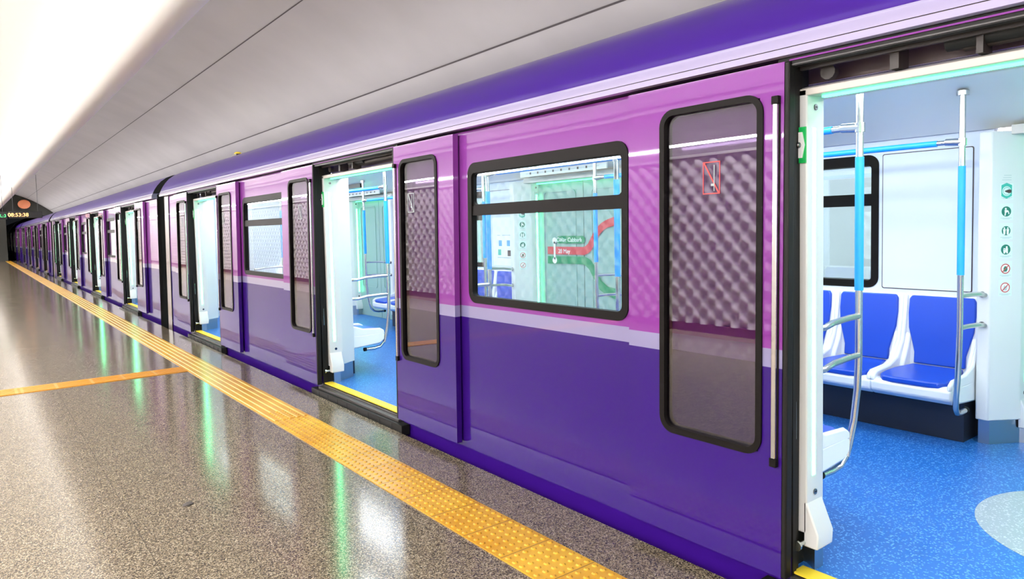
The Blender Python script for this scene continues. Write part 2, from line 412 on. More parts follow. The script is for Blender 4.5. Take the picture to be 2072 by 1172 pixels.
# ------------------------------------------------------------------ hanging displays
def display(x0, x1, z0, z1, y, label, txt, key, size, tx, tz, align):
    r = empty('platform_display', ((x0 + x1) / 2, y, z0), label, 'display', 'displays hanging at the far platform end')
    h = MB(); h.box(x0, x1, y, y + 0.18, z0, z1, 'housing'); h.build('housing', r, bevel=0.01)
    for xr in (x0 + 0.12, x1 - 0.12):
        t = MB(); t.tube([(xr, y + 0.09, z1), (xr, y + 0.09, 3.75)], 0.006, 'housing', 6); t.build('hanger_rod', r)
    text_mesh(txt, size, lambda u, v, w: (tx + u, y - 0.004 - w, tz + v), key, 'digits', r, 0.003, align)
display(1.14, 2.10, 2.215, 2.445, 30, 'black hanging display with glowing orange clock digits 08:53:38', '08:53:38', 'led_amber', 0.175, 1.40, 2.322, 'CENTER')
display(0.30, 1.09, 2.185, 2.435, 30.3, 'black hanging display with green glowing line, left of the orange clock', 'YOL:3', 'led_green', 0.15, 1.07, 2.30, 'RIGHT')
b = MB(); b.ball((3.05, Y_END - 0.30, 3.80), 0.36, 'amber_glow', 14, 8, (1, 0.25, 0.85))
glow = empty('amber_lamp', (3.05, Y_END, 3.72), 'amber lamp glowing high on the dark far end wall', 'lamp')  # added glowing ball imitating an orange shine on the end wall
b.build('lamp_glass', glow)
b = MB(); b.tube([(3.05, Y_END - 0.01, 3.72), (3.05, Y_END - 0.28, 3.72)], 0.3, 'housing', 16); b.build('lamp_base', glow)

# ------------------------------------------------------------------ the train
S = 4.705
LEDGE = [1.495 - S, 1.495, 1.495 + S, 1.495 + 2 * S]        # far edge of each doorway along the car
OPEN = 1.53
CAR0, CAR1 = -6.50, 12.72
PERIOD = 19.71
XC = 3.90
XB = 2.545; XL = 2.490
FZ = 0.09
PURPLE_TOP, BAND_TOP = 0.919, 0.994
ZROWS = [-0.14, 0.06, 0.3, 0.56, 0.75, PURPLE_TOP, BAND_TOP, 1.02, 1.25, 1.5, 1.72, 1.92, 2.0, 2.06, 2.125]
def zmat(z): return 'purple' if z < PURPLE_TOP else ('lavender' if z < BAND_TOP else 'magenta')
EXTERIOR = []     # parts that every car of the train needs
interior_start = None

car = empty('train_car', (XC, 3.1, Z_TRACK), 'nearest purple train car, its open doorway showing blue seats and blue floor', 'train car', 'cars of the purple train')

def skin(name, y0, y1, hole=None, thick=0.05, x=XB, zlo=-0.14, zhi=2.125, parent=None):
    b = MB(); zr = sorted(set([z for z in ZROWS if zlo < z < zhi] + [zlo, zhi] + ([hole[2], hole[3]] if hole else [])))
    yr = sorted(set([y0, y1] + ([hole[0], hole[1]] if hole else [])))
    for i in range(len(zr) - 1):
        za, zb = zr[i], zr[i + 1]; k = zmat((za + zb) / 2)
        for j in range(len(yr) - 1):
            ya, yb = yr[j], yr[j + 1]
            if hole and ya >= hole[0] - 1e-6 and yb <= hole[1] + 1e-6 and za >= hole[2] - 1e-6 and zb <= hole[3] + 1e-6: continue
            b.face([(x, ya, za), (x, yb, za), (x, yb, zb), (x, ya, zb)], k, True)
            b.face([(x + thick, ya, za), (x + thick, ya, zb), (x + thick, yb, zb), (x + thick, yb, za)], 'jamb')
        for yy in (y0, y1):
            b.face([(x, yy, za), (x, yy, zb), (x + thick, yy, zb), (x + thick, yy, za)], k if name == 'door_leaf' else 'black')
        if hole and za >= hole[2] - 1e-6 and zb <= hole[3] + 1e-6:
            for yy in (hole[0], hole[1]): b.face([(x, yy, za), (x, yy, zb), (x + thick, yy, zb), (x + thick, yy, za)], 'black')
    for zz, k in ((zlo, 'purple'), (zhi, 'black')):
        b.face([(x, y0, zz), (x, y1, zz), (x + thick, y1, zz), (x + thick, y0, zz)], k)
    if hole:
        for zz in (hole[2], hole[3]): b.face([(x, hole[0], zz), (x, hole[1], zz), (x + thick, hole[1], zz), (x + thick, hole[0], zz)], 'black')
    o = b.build(name, parent or car, lean=True); return o

def ext(o): EXTERIOR.append(o); return o

# side panels between the doorways (near side)
WY0, WY1, WZ0, WZ1 = 2.365, 3.755, 1.020, 1.915
def window(y0, y1):
    f = MB(); f.rring(y0, y1, WZ0, WZ1, 0.075, 0.042, XB - 0.008, XB + 0.03, 'gasket', wt=0.065, wb=0.045)
    f.box(XB, XB + 0.03, y0 + 0.03, y1 - 0.03, 1.580, 1.642, 'gasket')
    f.rring(y0 + 0.03, y1 - 0.03, 1.63, WZ1 - 0.05, 0.05, 0.02, XB + 0.006, XB + 0.03, 'gasket')
    w = ext(f.build('window_frame', car, lean=True))
    g = MB(); g.box(XB + 0.014, XB + 0.020, y0 + 0.04, y1 - 0.04, WZ0 + 0.03, 1.59, 'win_glass'); ext(g.build('pane', w, lean=True))
    g = MB(); g.box(XB + 0.014, XB + 0.020, y0 + 0.04, y1 - 0.04, 1.63, WZ1 - 0.05, 'win_glass'); ext(g.build('pane', w, lean=True))
    return w
BAYS = []
for j in range(3):
    ya, yb = LEDGE[j], LEDGE[j + 1] - OPEN
    dy = (j - 1) * S
    BAYS.append((ya, yb, dy))
    ext(skin('side_panel', ya, yb, (WY0 + dy + 0.02, WY1 + dy - 0.02, WZ0 + 0.02, WZ1 - 0.02)))
    window(WY0 + dy, WY1 + dy)
ext(skin('side_panel', LEDGE[3], CAR1 - 0.42)); ext(skin('side_panel', CAR0, LEDGE[0] - OPEN))
# beige end caps, rounded at the corner
CAPW = 0.42
for ya, yb in ((CAR1 - CAPW, CAR1),):
    b = MB(); n = 10
    for i in range(len(ZROWS) - 1):
        for q in range(n):
            def P(t, z):
                d = 0.0 if t < 0.6 else 0.07 * ((t - 0.6) / 0.4) ** 2
                return (XB - 0.012 + d, ya + (yb - ya) * t, z)
            t0, t1 = q / n, (q + 1) / n
            b.face([P(t0, ZROWS[i]), P(t1, ZROWS[i]), P(t1, ZROWS[i + 1]), P(t0, ZROWS[i + 1])], 'endcap', True)
    b.box(XB + 0.035, 2 * XC - XB, yb - 0.03, yb, -0.9, 2.2, 'jamb')
    ext(b.build('end_cap', car, lean=True))
b = MB(); b.box(XB + 0.035, 2 * XC - XB, CAR0, CAR0 + 0.03, -0.9, 2.2, 'jamb'); ext(b.build('end_plate', car))
# cornice and roof
CORN = [(2.520, 2.128), (2.498, 2.132), (2.500, 2.158), (2.5075, 2.158), (2.5075, 2.162), (2.502, 2.162), (2.506, 2.186), (2.522, 2.217)]
b = MB()
for (x0, z0), (x1, z1) in zip(CORN[:-1], CORN[1:]):
    k = 'ic_dark' if abs(z0 - z1) < 1e-6 or abs(x0 - x1) < 1e-6 and z0 > 2.157 and z1 < 2.163 else 'cornice'
    b.face([(x0, CAR0 + 0.06, z0), (x1, CAR0 + 0.06, z1), (x1, CAR1 - 0.06, z1), (x0, CAR1 - 0.06, z0)], k, False)
b.face([(2.52, CAR0 + 0.06, 2.128), (2.66, CAR0 + 0.06, 2.128), (2.66, CAR1 - 0.06, 2.128), (2.52, CAR1 - 0.06, 2.128)], 'black')
ext(b.build('cornice', car, weld=True))
ROOF = [(2.522, 2.217), (2.536, 2.250), (2.560, 2.295), (2.60, 2.355), (2.66, 2.425), (2.74, 2.485), (2.85, 2.535), (3.0, 2.568), (3.25, 2.595), (3.9, 2.615)]
ROOF += [(2 * XC - x, z) for x, z in reversed(ROOF[:-1])]
b = MB()
for (x0, z0), (x1, z1) in zip(ROOF[:-1], ROOF[1:]):
    b.face([(x0, CAR0 + 0.06, z0), (x1, CAR0 + 0.06, z1), (x1, CAR1 - 0.06, z1), (x0, CAR1 - 0.06, z0)], 'roof', True)
for yy in (CAR0 + 0.06, CAR1 - 0.06): b.face([(x, yy, z) for x, z in ROOF[:-1]], 'jamb')
ext(b.build('roof', car))
b = MB(); b.box(2.87, 2.97, 9.66, 9.86, 2.53, 2.565, 'brown'); b.ball((2.92, 9.76, 2.565), 0.05, 'yellow', 10, 6, (1, 1.6, 0.7)); b.build('roof_lamp', car)
# underframe
b = MB(); b.box(2.60, 5.2, CAR0 + 0.1, CAR1 - 0.1, -0.75, -0.1, 'jamb'); b.box(2.45 + 0.095, 2.60, CAR0 + 0.1, CAR1 - 0.1, -0.16, -0.135, 'purple'); ext(b.build('underframe', car))
for yb_ in (CAR0 + 2.2, CAR0 + 4.3, CAR1 - 4.3, CAR1 - 2.2):
    for xw in (3.14, 4.66):
        b = MB(); b.tube([(xw - 0.06, yb_, -0.77), (xw + 0.06, yb_, -0.77)], 0.38, 'greyrail', 24); ext(b.build('wheel', car))
# gangway bellows to the next car
b = MB()
nb = 7
for i in range(nb):
    gl_ = PERIOD - (CAR1 - CAR0) - 0.03; ya = CAR1 + 0.005 + gl_ * i / nb; yb = CAR1 + 0.005 + gl_ * (i + 1) / nb; ym = (ya + yb) / 2
    for (y0, e0), (y1, e1) in (((ya, 0.03), (ym, 0.0)), ((ym, 0.0), (yb, 0.03))):
        def loop(e): return [(2.66 + e, -0.4), (2.66 + e, 2.30 - e), (2.80, 2.44 - e), (3.2, 2.50 - e), (4.6, 2.50 - e), (5.0, 2.44 - e), (5.14 - e, 2.30 - e), (5.14 - e, -0.4)]
        L0, L1 = loop(e0), loop(e1)
        for q in range(len(L0) - 1):
            b.face([(L0[q][0], y0, L0[q][1]), (L0[q + 1][0], y0, L0[q + 1][1]), (L1[q + 1][0], y1, L1[q + 1][1]), (L1[q][0], y1, L1[q][1])], 'black')
b.face([(2.66, CAR1, -0.4), (5.14, CAR1, -0.4), (5.14, CAR1 + 0.46, -0.4), (2.66, CAR1 + 0.46, -0.4)], 'black')
ext(b.build('gangway_bellows', car))

# door leaves (near side, slid open)
LW = 0.82
def leaf(ye, s, sticker=False):
    # ye: closing edge, s=+1 leaf spreads towards +Y
    Y = lambda d: ye + s * d
    ys = lambda a, c: (min(Y(a), Y(c)), max(Y(a), Y(c)))
    y0, y1 = ys(0.014, LW); h0, h1 = ys(0.118, 0.608)
    o = ext(skin('door_leaf', y0, y1, (h0, h1, 0.566, 1.99), 0.04, XL, 0.078, 2.112))
    b = MB(); b.box(XL - 0.001, XL + 0.041, *ys(-0.008, 0.015), 0.078, 2.112, 'black'); ext(b.build('edge_seal', o, lean=True, bevel=0.006))
    g0, g1 = ys(0.10, 0.625)
    b = MB(); b.rring(g0, g1, 0.548, 2.008, 0.075, 0.027, XL - 0.009, XL + 0.05, 'gasket'); ext(b.build('window_gasket', o, lean=True))
    b = MB(); b.box(XL + 0.010, XL + 0.016, g0 + 0.012, g1 - 0.012, 0.56, 1.996, 'leaf_glass'); ext(b.build('glass_pane', o, lean=True))
    b = MB()
    yh = Y(0.042)
    b.box(XL - 0.018, XL - 0.002, yh - 0.010, yh + 0.010, 0.545, 1.968, 'steel')
    for z0, z1 in ((0.525, 0.56), (1.953, 1.985)): b.box(XL - 0.021, XL, yh - 0.015, yh + 0.015, z0, z1, 'gasket')
    b.box(XL - 0.004, XL + 0.001, yh - 0.015, yh + 0.015, 0.53, 1.98, 'gasket')
    hd = b.build('grab_handle', o, lean=True, bevel=0.003); ext(hd); hd['label'] = 'steel rail handle with black ends'
    if sticker:
        a0, a1 = ys(0.310, 0.398) if s > 0 else ys(0.205, 0.293)
        b = MB(); k = 'ic_red' if sticker == 'red' else 'ic_grey'; w = 0.0045; x0, x1 = XL + 0.0085, XL + 0.0098
        z0, z1 = 1.622, 1.760
        b.box(x0, x1, a0, a1, z0, z0 + w, k); b.box(x0, x1, a0, a1, z1 - w, z1, k)
        b.box(x0, x1, a0, a0 + w, z0, z1, k); b.box(x0, x1, a1 - w, a1, z0, z1, k)
        dya, dyb = (a1, a0)
        b.face([(x0, dya, z1), (x0, dya - 0.008, z1), (x0, dyb, z0), (x0, dyb + 0.008, z0)], k)
        b.box(x0, x1, (a0 + a1) / 2 - 0.016, (a0 + a1) / 2 - 0.012, z0 + 0.012, z1 - 0.015, 'ic_grey')
        b.box(x0, x1, (a0 + a1) / 2 - 0.014, (a0 + a1) / 2 + 0.002, z0 + 0.034, z0 + 0.044, 'ic_grey')
        b.build('warning_sticker', o, lean=True)
    return o
for j, L in enumerate(LEDGE):
    leaf(L, +1, 'red' if j == 1 else 'grey'); leaf(L - OPEN, -1, 'grey')

# doorway: pocket, sill, threshold, machinery over the door
for j, L in enumerate(LEDGE):
    R = L - OPEN
    for ye, s in ((R, -1), (L, 1)):
        fr = MB(); fr.box(XB + 0.0, 2.70, *sorted((ye + s * 0.05, ye + s * 0.02)), FZ, 2.12, 'jamb')
        fr.box(XB - 0.005, XB + 0.02, *sorted((ye - s * 0.006, ye + s * 0.03)), 0.05, 2.12, 'black')
        fo = ext(fr.build('door_jamb', car))
    rng = random.Random(j)
    pth = []; rr = []
    for q in range(9):
        z = 0.35 + 0.2 * q + rng.uniform(-.03, .03)
        for dz, r in ((-0.012, 0.003), (-0.006, 0.007), (0.006, 0.007), (0.012, 0.003)): pth.append((2.575, L + 0.014, z + dz)); rr.append(r)
    b = MB(); b.tube(pth, rr, 'pocket_bolt', 6); b.build('door_guide', fo)
    b = MB(); b.tube([(2.565, L + 0.012, 0.62), (2.565, L + 0.0, 0.63), (2.565, L + 0.0, 0.78), (2.565, L + 0.012, 0.79)], 0.006, 'pocket_bolt', 6); b.build('pull_loop', fo)
    b = MB(); b.tube([(2.55, L - 0.015, 0.20), (2.56, L - 0.015, 0.20), (2.562, L - 0.015, 0.20), (2.63, L - 0.015, 0.20)], [0.02, 0.02, 0.011, 0.011], 'pocket_bolt', 10); b.build('door_roller', fo)
    # emergency latch on the outer side of the door post
    b = MB(); b.box(2.592, 2.599, L - 0.028, L + 0.03, 1.725, 1.865, 'green_paint')
    b.prism([(-0.026, 0), (-0.016, 0.05), (0.016, 0.05), (0.026, 0), (0.016, -0.05), (-0.016, -0.05)], lambda p, t: (t, L + p[0], 1.795 + p[1]), 2.588, 2.5925, 'ic_white')
    b.ball((2.586, L, 1.795), 0.013, 'knob'); b.build('door_release', fo)
    # sill
    b = MB(); b.box(2.462, 2.53, R - 0.10, L + 0.10, -0.03, 0.045, 'black')
    for q in range(8): b.box(2.459, 2.463, R + 0.05 + q * 0.2, R + 0.065 + q * 0.2, -0.02, 0.035, 'jamb')
    b.box(2.49, 2.53, R, L, 0.045, 0.066, 'greyrail'); b.box(2.53, 2.60, R, L, -0.1, FZ - 0.012, 'greyrail')
    so = ext(b.build('door_sill', car, bevel=0.004))
    b = MB(); b.box(2.548, 2.625, R, L, FZ - 0.006, FZ + 0.002, 'yellow'); ts = ext(b.build('threshold_strip', so)); ts['label'] = 'yellow threshold strip'
    # machinery
    b = MB(); b.box(2.74, 2.76, R - 0.1, L + 0.1, 2.0, 2.2, 'brown')
    b.box(2.53, 2.565, R - 0.05, L + 0.05, 2.092, 2.128, 'black'); b.box(2.527, 2.535, R, L, 2.096, 2.101, 'greyrail'); b.box(2.524, 2.535, R, L, 2.113, 2.119, 'magenta'); b.box(2.565, 2.60, R - 0.05, L + 0.05, 2.105, 2.128, 'cavity')
    b.box(2.60, 2.615, R, L, 2.085, 2.10, 'greyrail')
    mo = ext(b.build('door_gear', car))
    b = MB(); b.tube([(2.67, R + 0.1, 2.085), (2.67, L - 0.55, 2.075)], 0.022, 'cavity', 10)
    b.tube([(2.66, L - 0.5, 2.09), (2.66, L - 0.78, 2.09)], 0.03, 'jamb', 10); b.tube([(2.64, L - 0.09, 2.07), (2.67, L - 0.09, 2.07)], 0.03, 'cavity', 12)
    b.box(2.62, 2.70, L - 0.36, L - 0.33, 2.03, 2.12, 'cavity'); b.box(2.62, 2.70, L - 0.62, L - 0.60, 2.03, 2.12, 'cavity')
    b.build('gear_shaft', mo)

interior_start = len(C.objects)
# ------------------------------------------------------------------ saloon
IN0, IN1 = CAR0 + 0.35, CAR1 - 0.35
mx = lambda x: 2 * XC - x
b = MB(); b.box(2.60, mx(2.60), CAR0 + 0.04, CAR1 - 0.04, FZ - 0.03, FZ, 'floor_blue'); fl = b.build('floor_covering', car)
for L in LEDGE:
    b = MB(); P = [(XC + 0.578 * math.cos(2 * PI * i / 64), L - OPEN / 2 - 0.03 + 0.578 * math.sin(2 * PI * i / 64)) for i in range(64)]
    b.prism(P, lambda p, t: (p[0], p[1], t), FZ - 0.004, FZ + 0.0012, 'floor_grey'); o = b.build('floor_inlay', fl); o['label'] = 'grey disc set in the blue floor'
# ceiling lining
CL = [(2.72, 2.045), (2.80, 2.075), (2.95, 2.125), (3.15, 2.19), (3.35, 2.232), (3.60, 2.262), (3.62, 2.30), (3.9, 2.30)]
CL += [(mx(x), z) for x, z in reversed(CL[:-1])]
b = MB()
for (x0, z0), (x1, z1) in zip(CL[:-1], CL[1:]):
    b.face([(x0, CAR0 + 0.05, z0), (x1, CAR0 + 0.05, z1), (x1, CAR1 - 0.05, z1), (x0, CAR1 - 0.05, z0)], 'ceiling_in', True)
b.build('saloon_ceiling', car)
for xs in (3.76, mx(3.76)):
    for q in range(7):
        ya = IN0 + 0.1 + q * (IN1 - IN0 - 0.2) / 7; yb = ya + (IN1 - IN0 - 0.2) / 7 - 0.12
        b = MB(); b.box(xs - 0.055, xs + 0.055, ya, yb, 2.238, 2.262, 'lamp_in'); b.build('ceiling_lamp', car)
        if xs < XC:
            b = MB(); b.prism([(2.98, 2.128), (3.12, 2.172), (3.115, 2.182), (2.975, 2.138)], lambda p, t: (p[0], t, p[1]), ya, yb, 'side_lamp'); b.build('side_lamp', car)  # added fill strip on the near slope only, lifts the saloon ceiling
# end walls of the saloon
for yy in (CAR0 + 0.10, CAR1 - 0.14):
    b = MB(); b.box(2.7, mx(2.7), yy, yy + 0.04, FZ, 2.2, 'lining'); b.build('end_wall', car)

def icon_sheet(post, far, L, s):
    # six round pictograms on the slanted face of a door post
    X = (lambda d: mx(d)) if far else (lambda d: d)
    p0 = Vector((X(2.735), L - s * 0.024, 0)); p1 = Vector((X(2.90), L + s * 0.085, 0))
    u = (p1 - p0).normalized(); nrm = Vector((u.y, -u.x, 0))
    if nrm.dot(Vector((XC - p0.x, -s, 0))) < 0: nrm = -nrm
    c = p0 + (p1 - p0) * 0.52
    right = u if far == (s > 0) else -u
    right = right if (right.x > 0) == far or True else -right
    def at(a, z, d=0.0012): q = c + right * a + nrm * d; return (q.x, q.y, z)
    def disc(b, z, r, k, d, a0=0.0, sx=1.0, n=20): b.face([at(a0 + r * sx * math.cos(2 * PI * i / n), z + r * math.sin(2 * PI * i / n), d) for i in range(n)], k)
    def ringf(b, z, r0, r1, k, d, n=20):
        for i in range(n):
            a, e = 2 * PI * i / n, 2 * PI * (i + 1) / n
            b.face([at(r0 * math.cos(a), z + r0 * math.sin(a), d), at(r1 * math.cos(a), z + r1 * math.sin(a), d), at(r1 * math.cos(e), z + r1 * math.sin(e), d), at(r0 * math.cos(e), z + r0 * math.sin(e), d)], k)
    def poly(b, pts, z, k, d): b.face([at(a, z + h, d) for a, h in pts], k)
    for i, z in enumerate((1.650, 1.527, 1.410, 1.296, 1.179, 1.064)):
        b = MB(); r = 0.031
        poly(b, [(-0.043, -0.052), (0.043, -0.052), (0.043, 0.046), (-0.043, 0.046)], z, 'ic_plate', 0.001)
        for q, w in enumerate((0.036, 0.024)): poly(b, [(-w, -0.041 - 0.006 * q), (w, -0.041 - 0.006 * q), (w, -0.038 - 0.006 * q), (-w, -0.038 - 0.006 * q)], z, 'ic_grey', 0.0014)
        if i == 0:
            poly(b, [(-0.034, -0.030), (0, -0.046), (0.034, -0.030), (0.034, 0.036), (0, 0.050), (-0.034, 0.036)], z, 'ic_teal', 0.0016)
            disc(b, z, 0.029, 'ic_plate', 0.0020); ringf(b, z, 0.021, 0.024, 'ic_teal', 0.0024)
            poly(b, [(-0.030, 0.008), (-0.012, 0.010), (0.012, 0.002), (0.012, -0.003), (-0.012, -0.012), (-0.030, -0.010)], z, 'ic_dark', 0.0028)
            for q in range(3): poly(b, [(-0.03, 0.066 + 0.014 * q), (0.03 - 0.006 * q, 0.066 + 0.014 * q), (0.03 - 0.006 * q, 0.069 + 0.014 * q), (-0.03, 0.069 + 0.014 * q)], z, 'ic_grey', 0.0014)
        elif i < 4:
            disc(b, z, r, 'ic_green', 0.0016)
            if i == 1:
                disc(b, z + 0.016, 0.006, 'ic_white', 0.002, 0.004); poly(b, [(-0.004, 0.009), (0.012, 0.009), (0.010, -0.008), (0.012, -0.026), (0.004, -0.024), (0.002, -0.008), (-0.010, -0.002), (-0.014, -0.018), (-0.020, -0.014), (-0.014, 0.004)], z, 'ic_white', 0.002)
            elif i == 2:
                for a0 in (-0.011, 0.011):
                    disc(b, z + 0.016, 0.005, 'ic_white', 0.002, a0); poly(b, [(a0 - 0.009, 0.010), (a0 + 0.009, 0.010), (a0 + 0.007, -0.004), (a0 + 0.006, -0.024), (a0 - 0.006, -0.024), (a0 - 0.007, -0.004)], z, 'ic_white', 0.002)
                ringf(b, z, 0.0285, 0.0315, 'ic_plate', 0.0022)
            else:
                disc(b, z + 0.014, 0.006, 'ic_white', 0.002, -0.006); disc(b, z + 0.004, 0.005, 'ic_white', 0.002, 0.010)
                poly(b, [(-0.014, 0.008), (0.002, 0.008), (0.004, -0.004), (0.016, 0.0), (0.014, -0.024), (0.004, -0.024), (0.0, -0.012), (-0.006, -0.024), (-0.014, -0.024)], z, 'ic_white', 0.002)
        else:
            disc(b, z, r, 'ic_white', 0.0016); ringf(b, z, 0.025, 0.031, 'ic_red', 0.002)
            poly(b, [(-0.012, 0.012), (0.004, 0.016), (0.012, 0.004), (0.012, -0.018), (-0.008, -0.018), (-0.014, -0.004)] if i == 4 else [(-0.016, 0.010), (-0.004, 0.004), (0.004, 0.016), (0.010, 0.004), (0.012, -0.018), (-0.010, -0.018)], z, 'ic_green' if i == 4 else 'ic_grey', 0.0018)
            poly(b, [(-0.021, 0.017), (-0.017, 0.021), (0.021, -0.017), (0.017, -0.021)], z, 'ic_red', 0.0024)
        b.build('pictogram_sticker', post)

def post(L, s, far):
    X = (lambda d: mx(d)) if far else (lambda d: d)
    Y = lambda t: L + s * t
    poly = [(2.60, 0.02), (2.60, -0.03), (2.72, -0.03), (2.735, -0.024), (2.90, 0.085), (2.905, 0.10), (2.90, 0.155), (2.70, 0.20), (2.62, 0.20)]
    b = MB(); b.prism(poly, lambda p, t: (X(p[0]), Y(p[1]), t), 0.24, 2.012, 'white')
    # flared foot
    v = [(X(d), Y(t), z) for z, t, dd in ((0.365, -0.03, 0), (0.245, -0.078, 0.0), (0.185, -0.075, 0.0)) for d in (2.60, 2.72)] + [(X(d), Y(-0.02), z) for z in (0.365, 0.185) for d in (2.60, 2.72)]
    b.mesh(v, [(0, 1, 3, 2), (2, 3, 5, 4), (0, 2, 4, 8, 6), (1, 7, 9, 5, 3), (4, 5, 9, 8)], 'white')
    o = b.build('door_post', car, bevel=0.006)
    b = MB(); b.box(*sorted((X(2.640), X(2.664))), *sorted((Y(-0.0315), Y(-0.026))), 0.47, 1.865, 'green_led'); q = b.build('light_strip', o); q['label'] = 'glowing green-white light strip'
    b = MB(); b.prism([(2.66, 0.0), (2.625, -0.05), (2.69, -0.05), (2.70, -0.02), (2.88, 0.085), (2.88, 0.145), (2.70, 0.18)], lambda p, t: (X(p[0]), Y(p[1]), t), FZ, 0.246, 'kick'); b.build('kick_plate', o)
    for z in (1.945, 0.40):
        b = MB(); b.tube([(X(2.662), Y(-0.028), z), (X(2.662), Y(-0.034), z)], 0.012, 'knob', 10); b.box(*sorted((X(2.655), X(2.669))), *sorted((Y(-0.0345), Y(-0.034))), z - 0.002, z + 0.002, 'black'); b.build('screw', o)
    return o
for L in LEDGE:
    for far in (False, True):
        for ye, s in ((L, 1), (L - OPEN, -1)):
            p = post(ye, s, far)
            if s > 0 and far: icon_sheet(p, far, ye, s)
        X = (lambda d: mx(d)) if far else (lambda d: d)
        R = L - OPEN
        b = MB(); b.prism([(2.60, 1.985), (2.60, 2.012), (2.62, 2.018), (2.74, 2.048), (2.80, 2.048), (2.80, 1.992)], lambda p, t: (X(p[0]), t, p[1]), R - 0.02, L + 0.02, 'cream')
        h = b.build('door_header', car, bevel=0.003)
        b = MB(); b.box(*sorted((X(2.655), X(2.675))), R + 0.06, L - 0.06, 1.978, 1.986, 'header_led'); q = b.build('light_strip', h); q['label'] = 'glowing green light strip'
        if far:
            # closed door leaves of the far side, route strip and dark display above
            for ya, yb in ((R, (R + L) / 2 - 0.004), ((R + L) / 2 + 0.004, L)):
                b = MB(); b.box(mx(2.62), mx(2.56), ya, yb, FZ, 2.0, 'door_in'); d = b.build('closed_door', car, bevel=0.004)
                b = MB(); b.rring(ya + 0.11, yb - 0.11, 0.56, 1.9, 0.06, 0.02, mx(2.628), mx(2.615), 'door_in'); b.build('window_gasket', d)
            b = MB(); b.box(4.86, 4.875, R + 0.1, L - 0.1, 2.045, 2.13, 'white'); w = b.build('route_strip', car)
            b = MB(); b.box(4.858, 4.861, R + 0.2, L - 0.2, 2.075, 2.081, 'ic_grey')
            for q in range(9): b.box(4.857, 4.861, R + 0.24 + q * 0.125, R + 0.262 + q * 0.125, 2.068, 2.090, 'ic_dark')
            b.build('route_line', w)
            b = MB(); b.box(4.6, 4.64, R + 0.2, L - 0.5, 2.14, 2.20, 'housing'); b.build('saloon_display', car)

# linings and far wall
def lining(y0, y1, hole, xa, xb, k='lining'):
    b = MB(); zr = [0.5, hole[2], hole[3], 2.06] if hole else [0.5, 2.06]; yr = [y0, hole[0], hole[1], y1] if hole else [y0, y1]
    for i in range(len(zr) - 1):
        for j in range(len(yr) - 1):
            if hole and i == 1 and j == 1: continue
            b.box(xa, xb, yr[j], yr[j + 1], zr[i], zr[i + 1], k)
    b.box(xa, xb, y0, y1, FZ, 0.5, k)
    return b.build('wall_lining', car)
FWIN = (1.008, 1.955); FY0, FY1 = 2.335, 3.74
for ya, yb, dy in BAYS:
    lining(ya + 0.16, yb - 0.16, (WY0 + dy - 0.05, WY1 + dy + 0.27, WZ0 - 0.03, WZ1 + 0.03), 2.67, 2.70)
    lining(ya + 0.14, yb - 0.14, (FY0 + dy + 0.03, FY1 + dy - 0.03, FWIN[0] + .02, FWIN[1] - .02), mx(2.70), mx(2.55))
    f = MB(); f.rring(FY0 + dy, FY1 + dy, FWIN[0], FWIN[1], 0.075, 0.052, mx(2.705), mx(2.60), 'gasket', wt=0.075)
    f.box(mx(2.70), mx(2.62), FY0 + dy + 0.03, FY1 + dy - 0.03, 1.595, 1.68, 'gasket'); f.box(mx(2.715), mx(2.69), FY1 + dy - 0.75, FY1 + dy - 0.66, 1.86, 1.90, 'gasket')
    w = f.build('window_frame', car); 
    for z0, z1 in ((FWIN[0] + .03, 1.61), (1.66, FWIN[1] - .04)):
        g = MB(); g.box(mx(2.655), mx(2.648), FY0 + dy + 0.04, FY1 + dy - 0.04, z0, z1, 'far_glass'); g.build('pane', w)
    # raised wall panels either side of the far window
    for pa, pb in ((ya + 0.255, FY0 + dy - 0.03), (FY1 + dy + 0.05, yb - 0.20)):
        b = MB(); b.rpanel(pa, pb, 1.016, 1.945, 0.012, mx(2.706), mx(2.70), 'lining'); b.rring(pa - 0.006, pb + 0.006, 1.010, 1.951, 0.014, 0.006, mx(2.7035), mx(2.70), 'ic_dark'); b.build('wall_panel', car)
    b = MB(); b.box(mx(2.95), mx(2.70), ya + 0.2, yb - 0.2, FZ, 0.34, 'heater'); b.build('heater_box', car)
    b = MB(); b.box(2.70, 2.95, ya + 0.2, yb - 0.2, FZ, 0.34, 'heater'); b.build('heater_box', car)
# notice on the wall panel past the next doorway
L = LEDGE[2]
b = MB(); b.box(mx(2.712), mx(2.706), 6.49, 6.95, 1.04, 1.62, 'ic_white'); pn = b.build('notice', car); pn['label'] = 'white wall notice with small blue pictures'
b = MB()
for y0, z0, k in ((6.80, 1.31, 'ic_blue'), (6.64, 1.31, 'ic_blue'), (6.82, 1.20, 'ic_teal'), (6.63, 1.19, 'ic_dark')):
    b.box(mx(2.7135), mx(2.712), y0 - 0.03, y0 + 0.03, z0 - 0.035, z0 + 0.035, k)
for q, (a, c) in enumerate(((6.60, 6.76), (6.80, 6.86), (6.57, 6.86))): b.box(mx(2.7135), mx(2.712), a, c, 1.40 - 0.27 * (q == 2), 1.41 - 0.27 * (q == 2), 'ic_grey')
for q in range(3): b.box(mx(2.7135), mx(2.712), 6.525, 6.545, 1.20 + q * 0.06, 1.235 + q * 0.06, 'ic_red')
b.build('notice_pictures', pn)
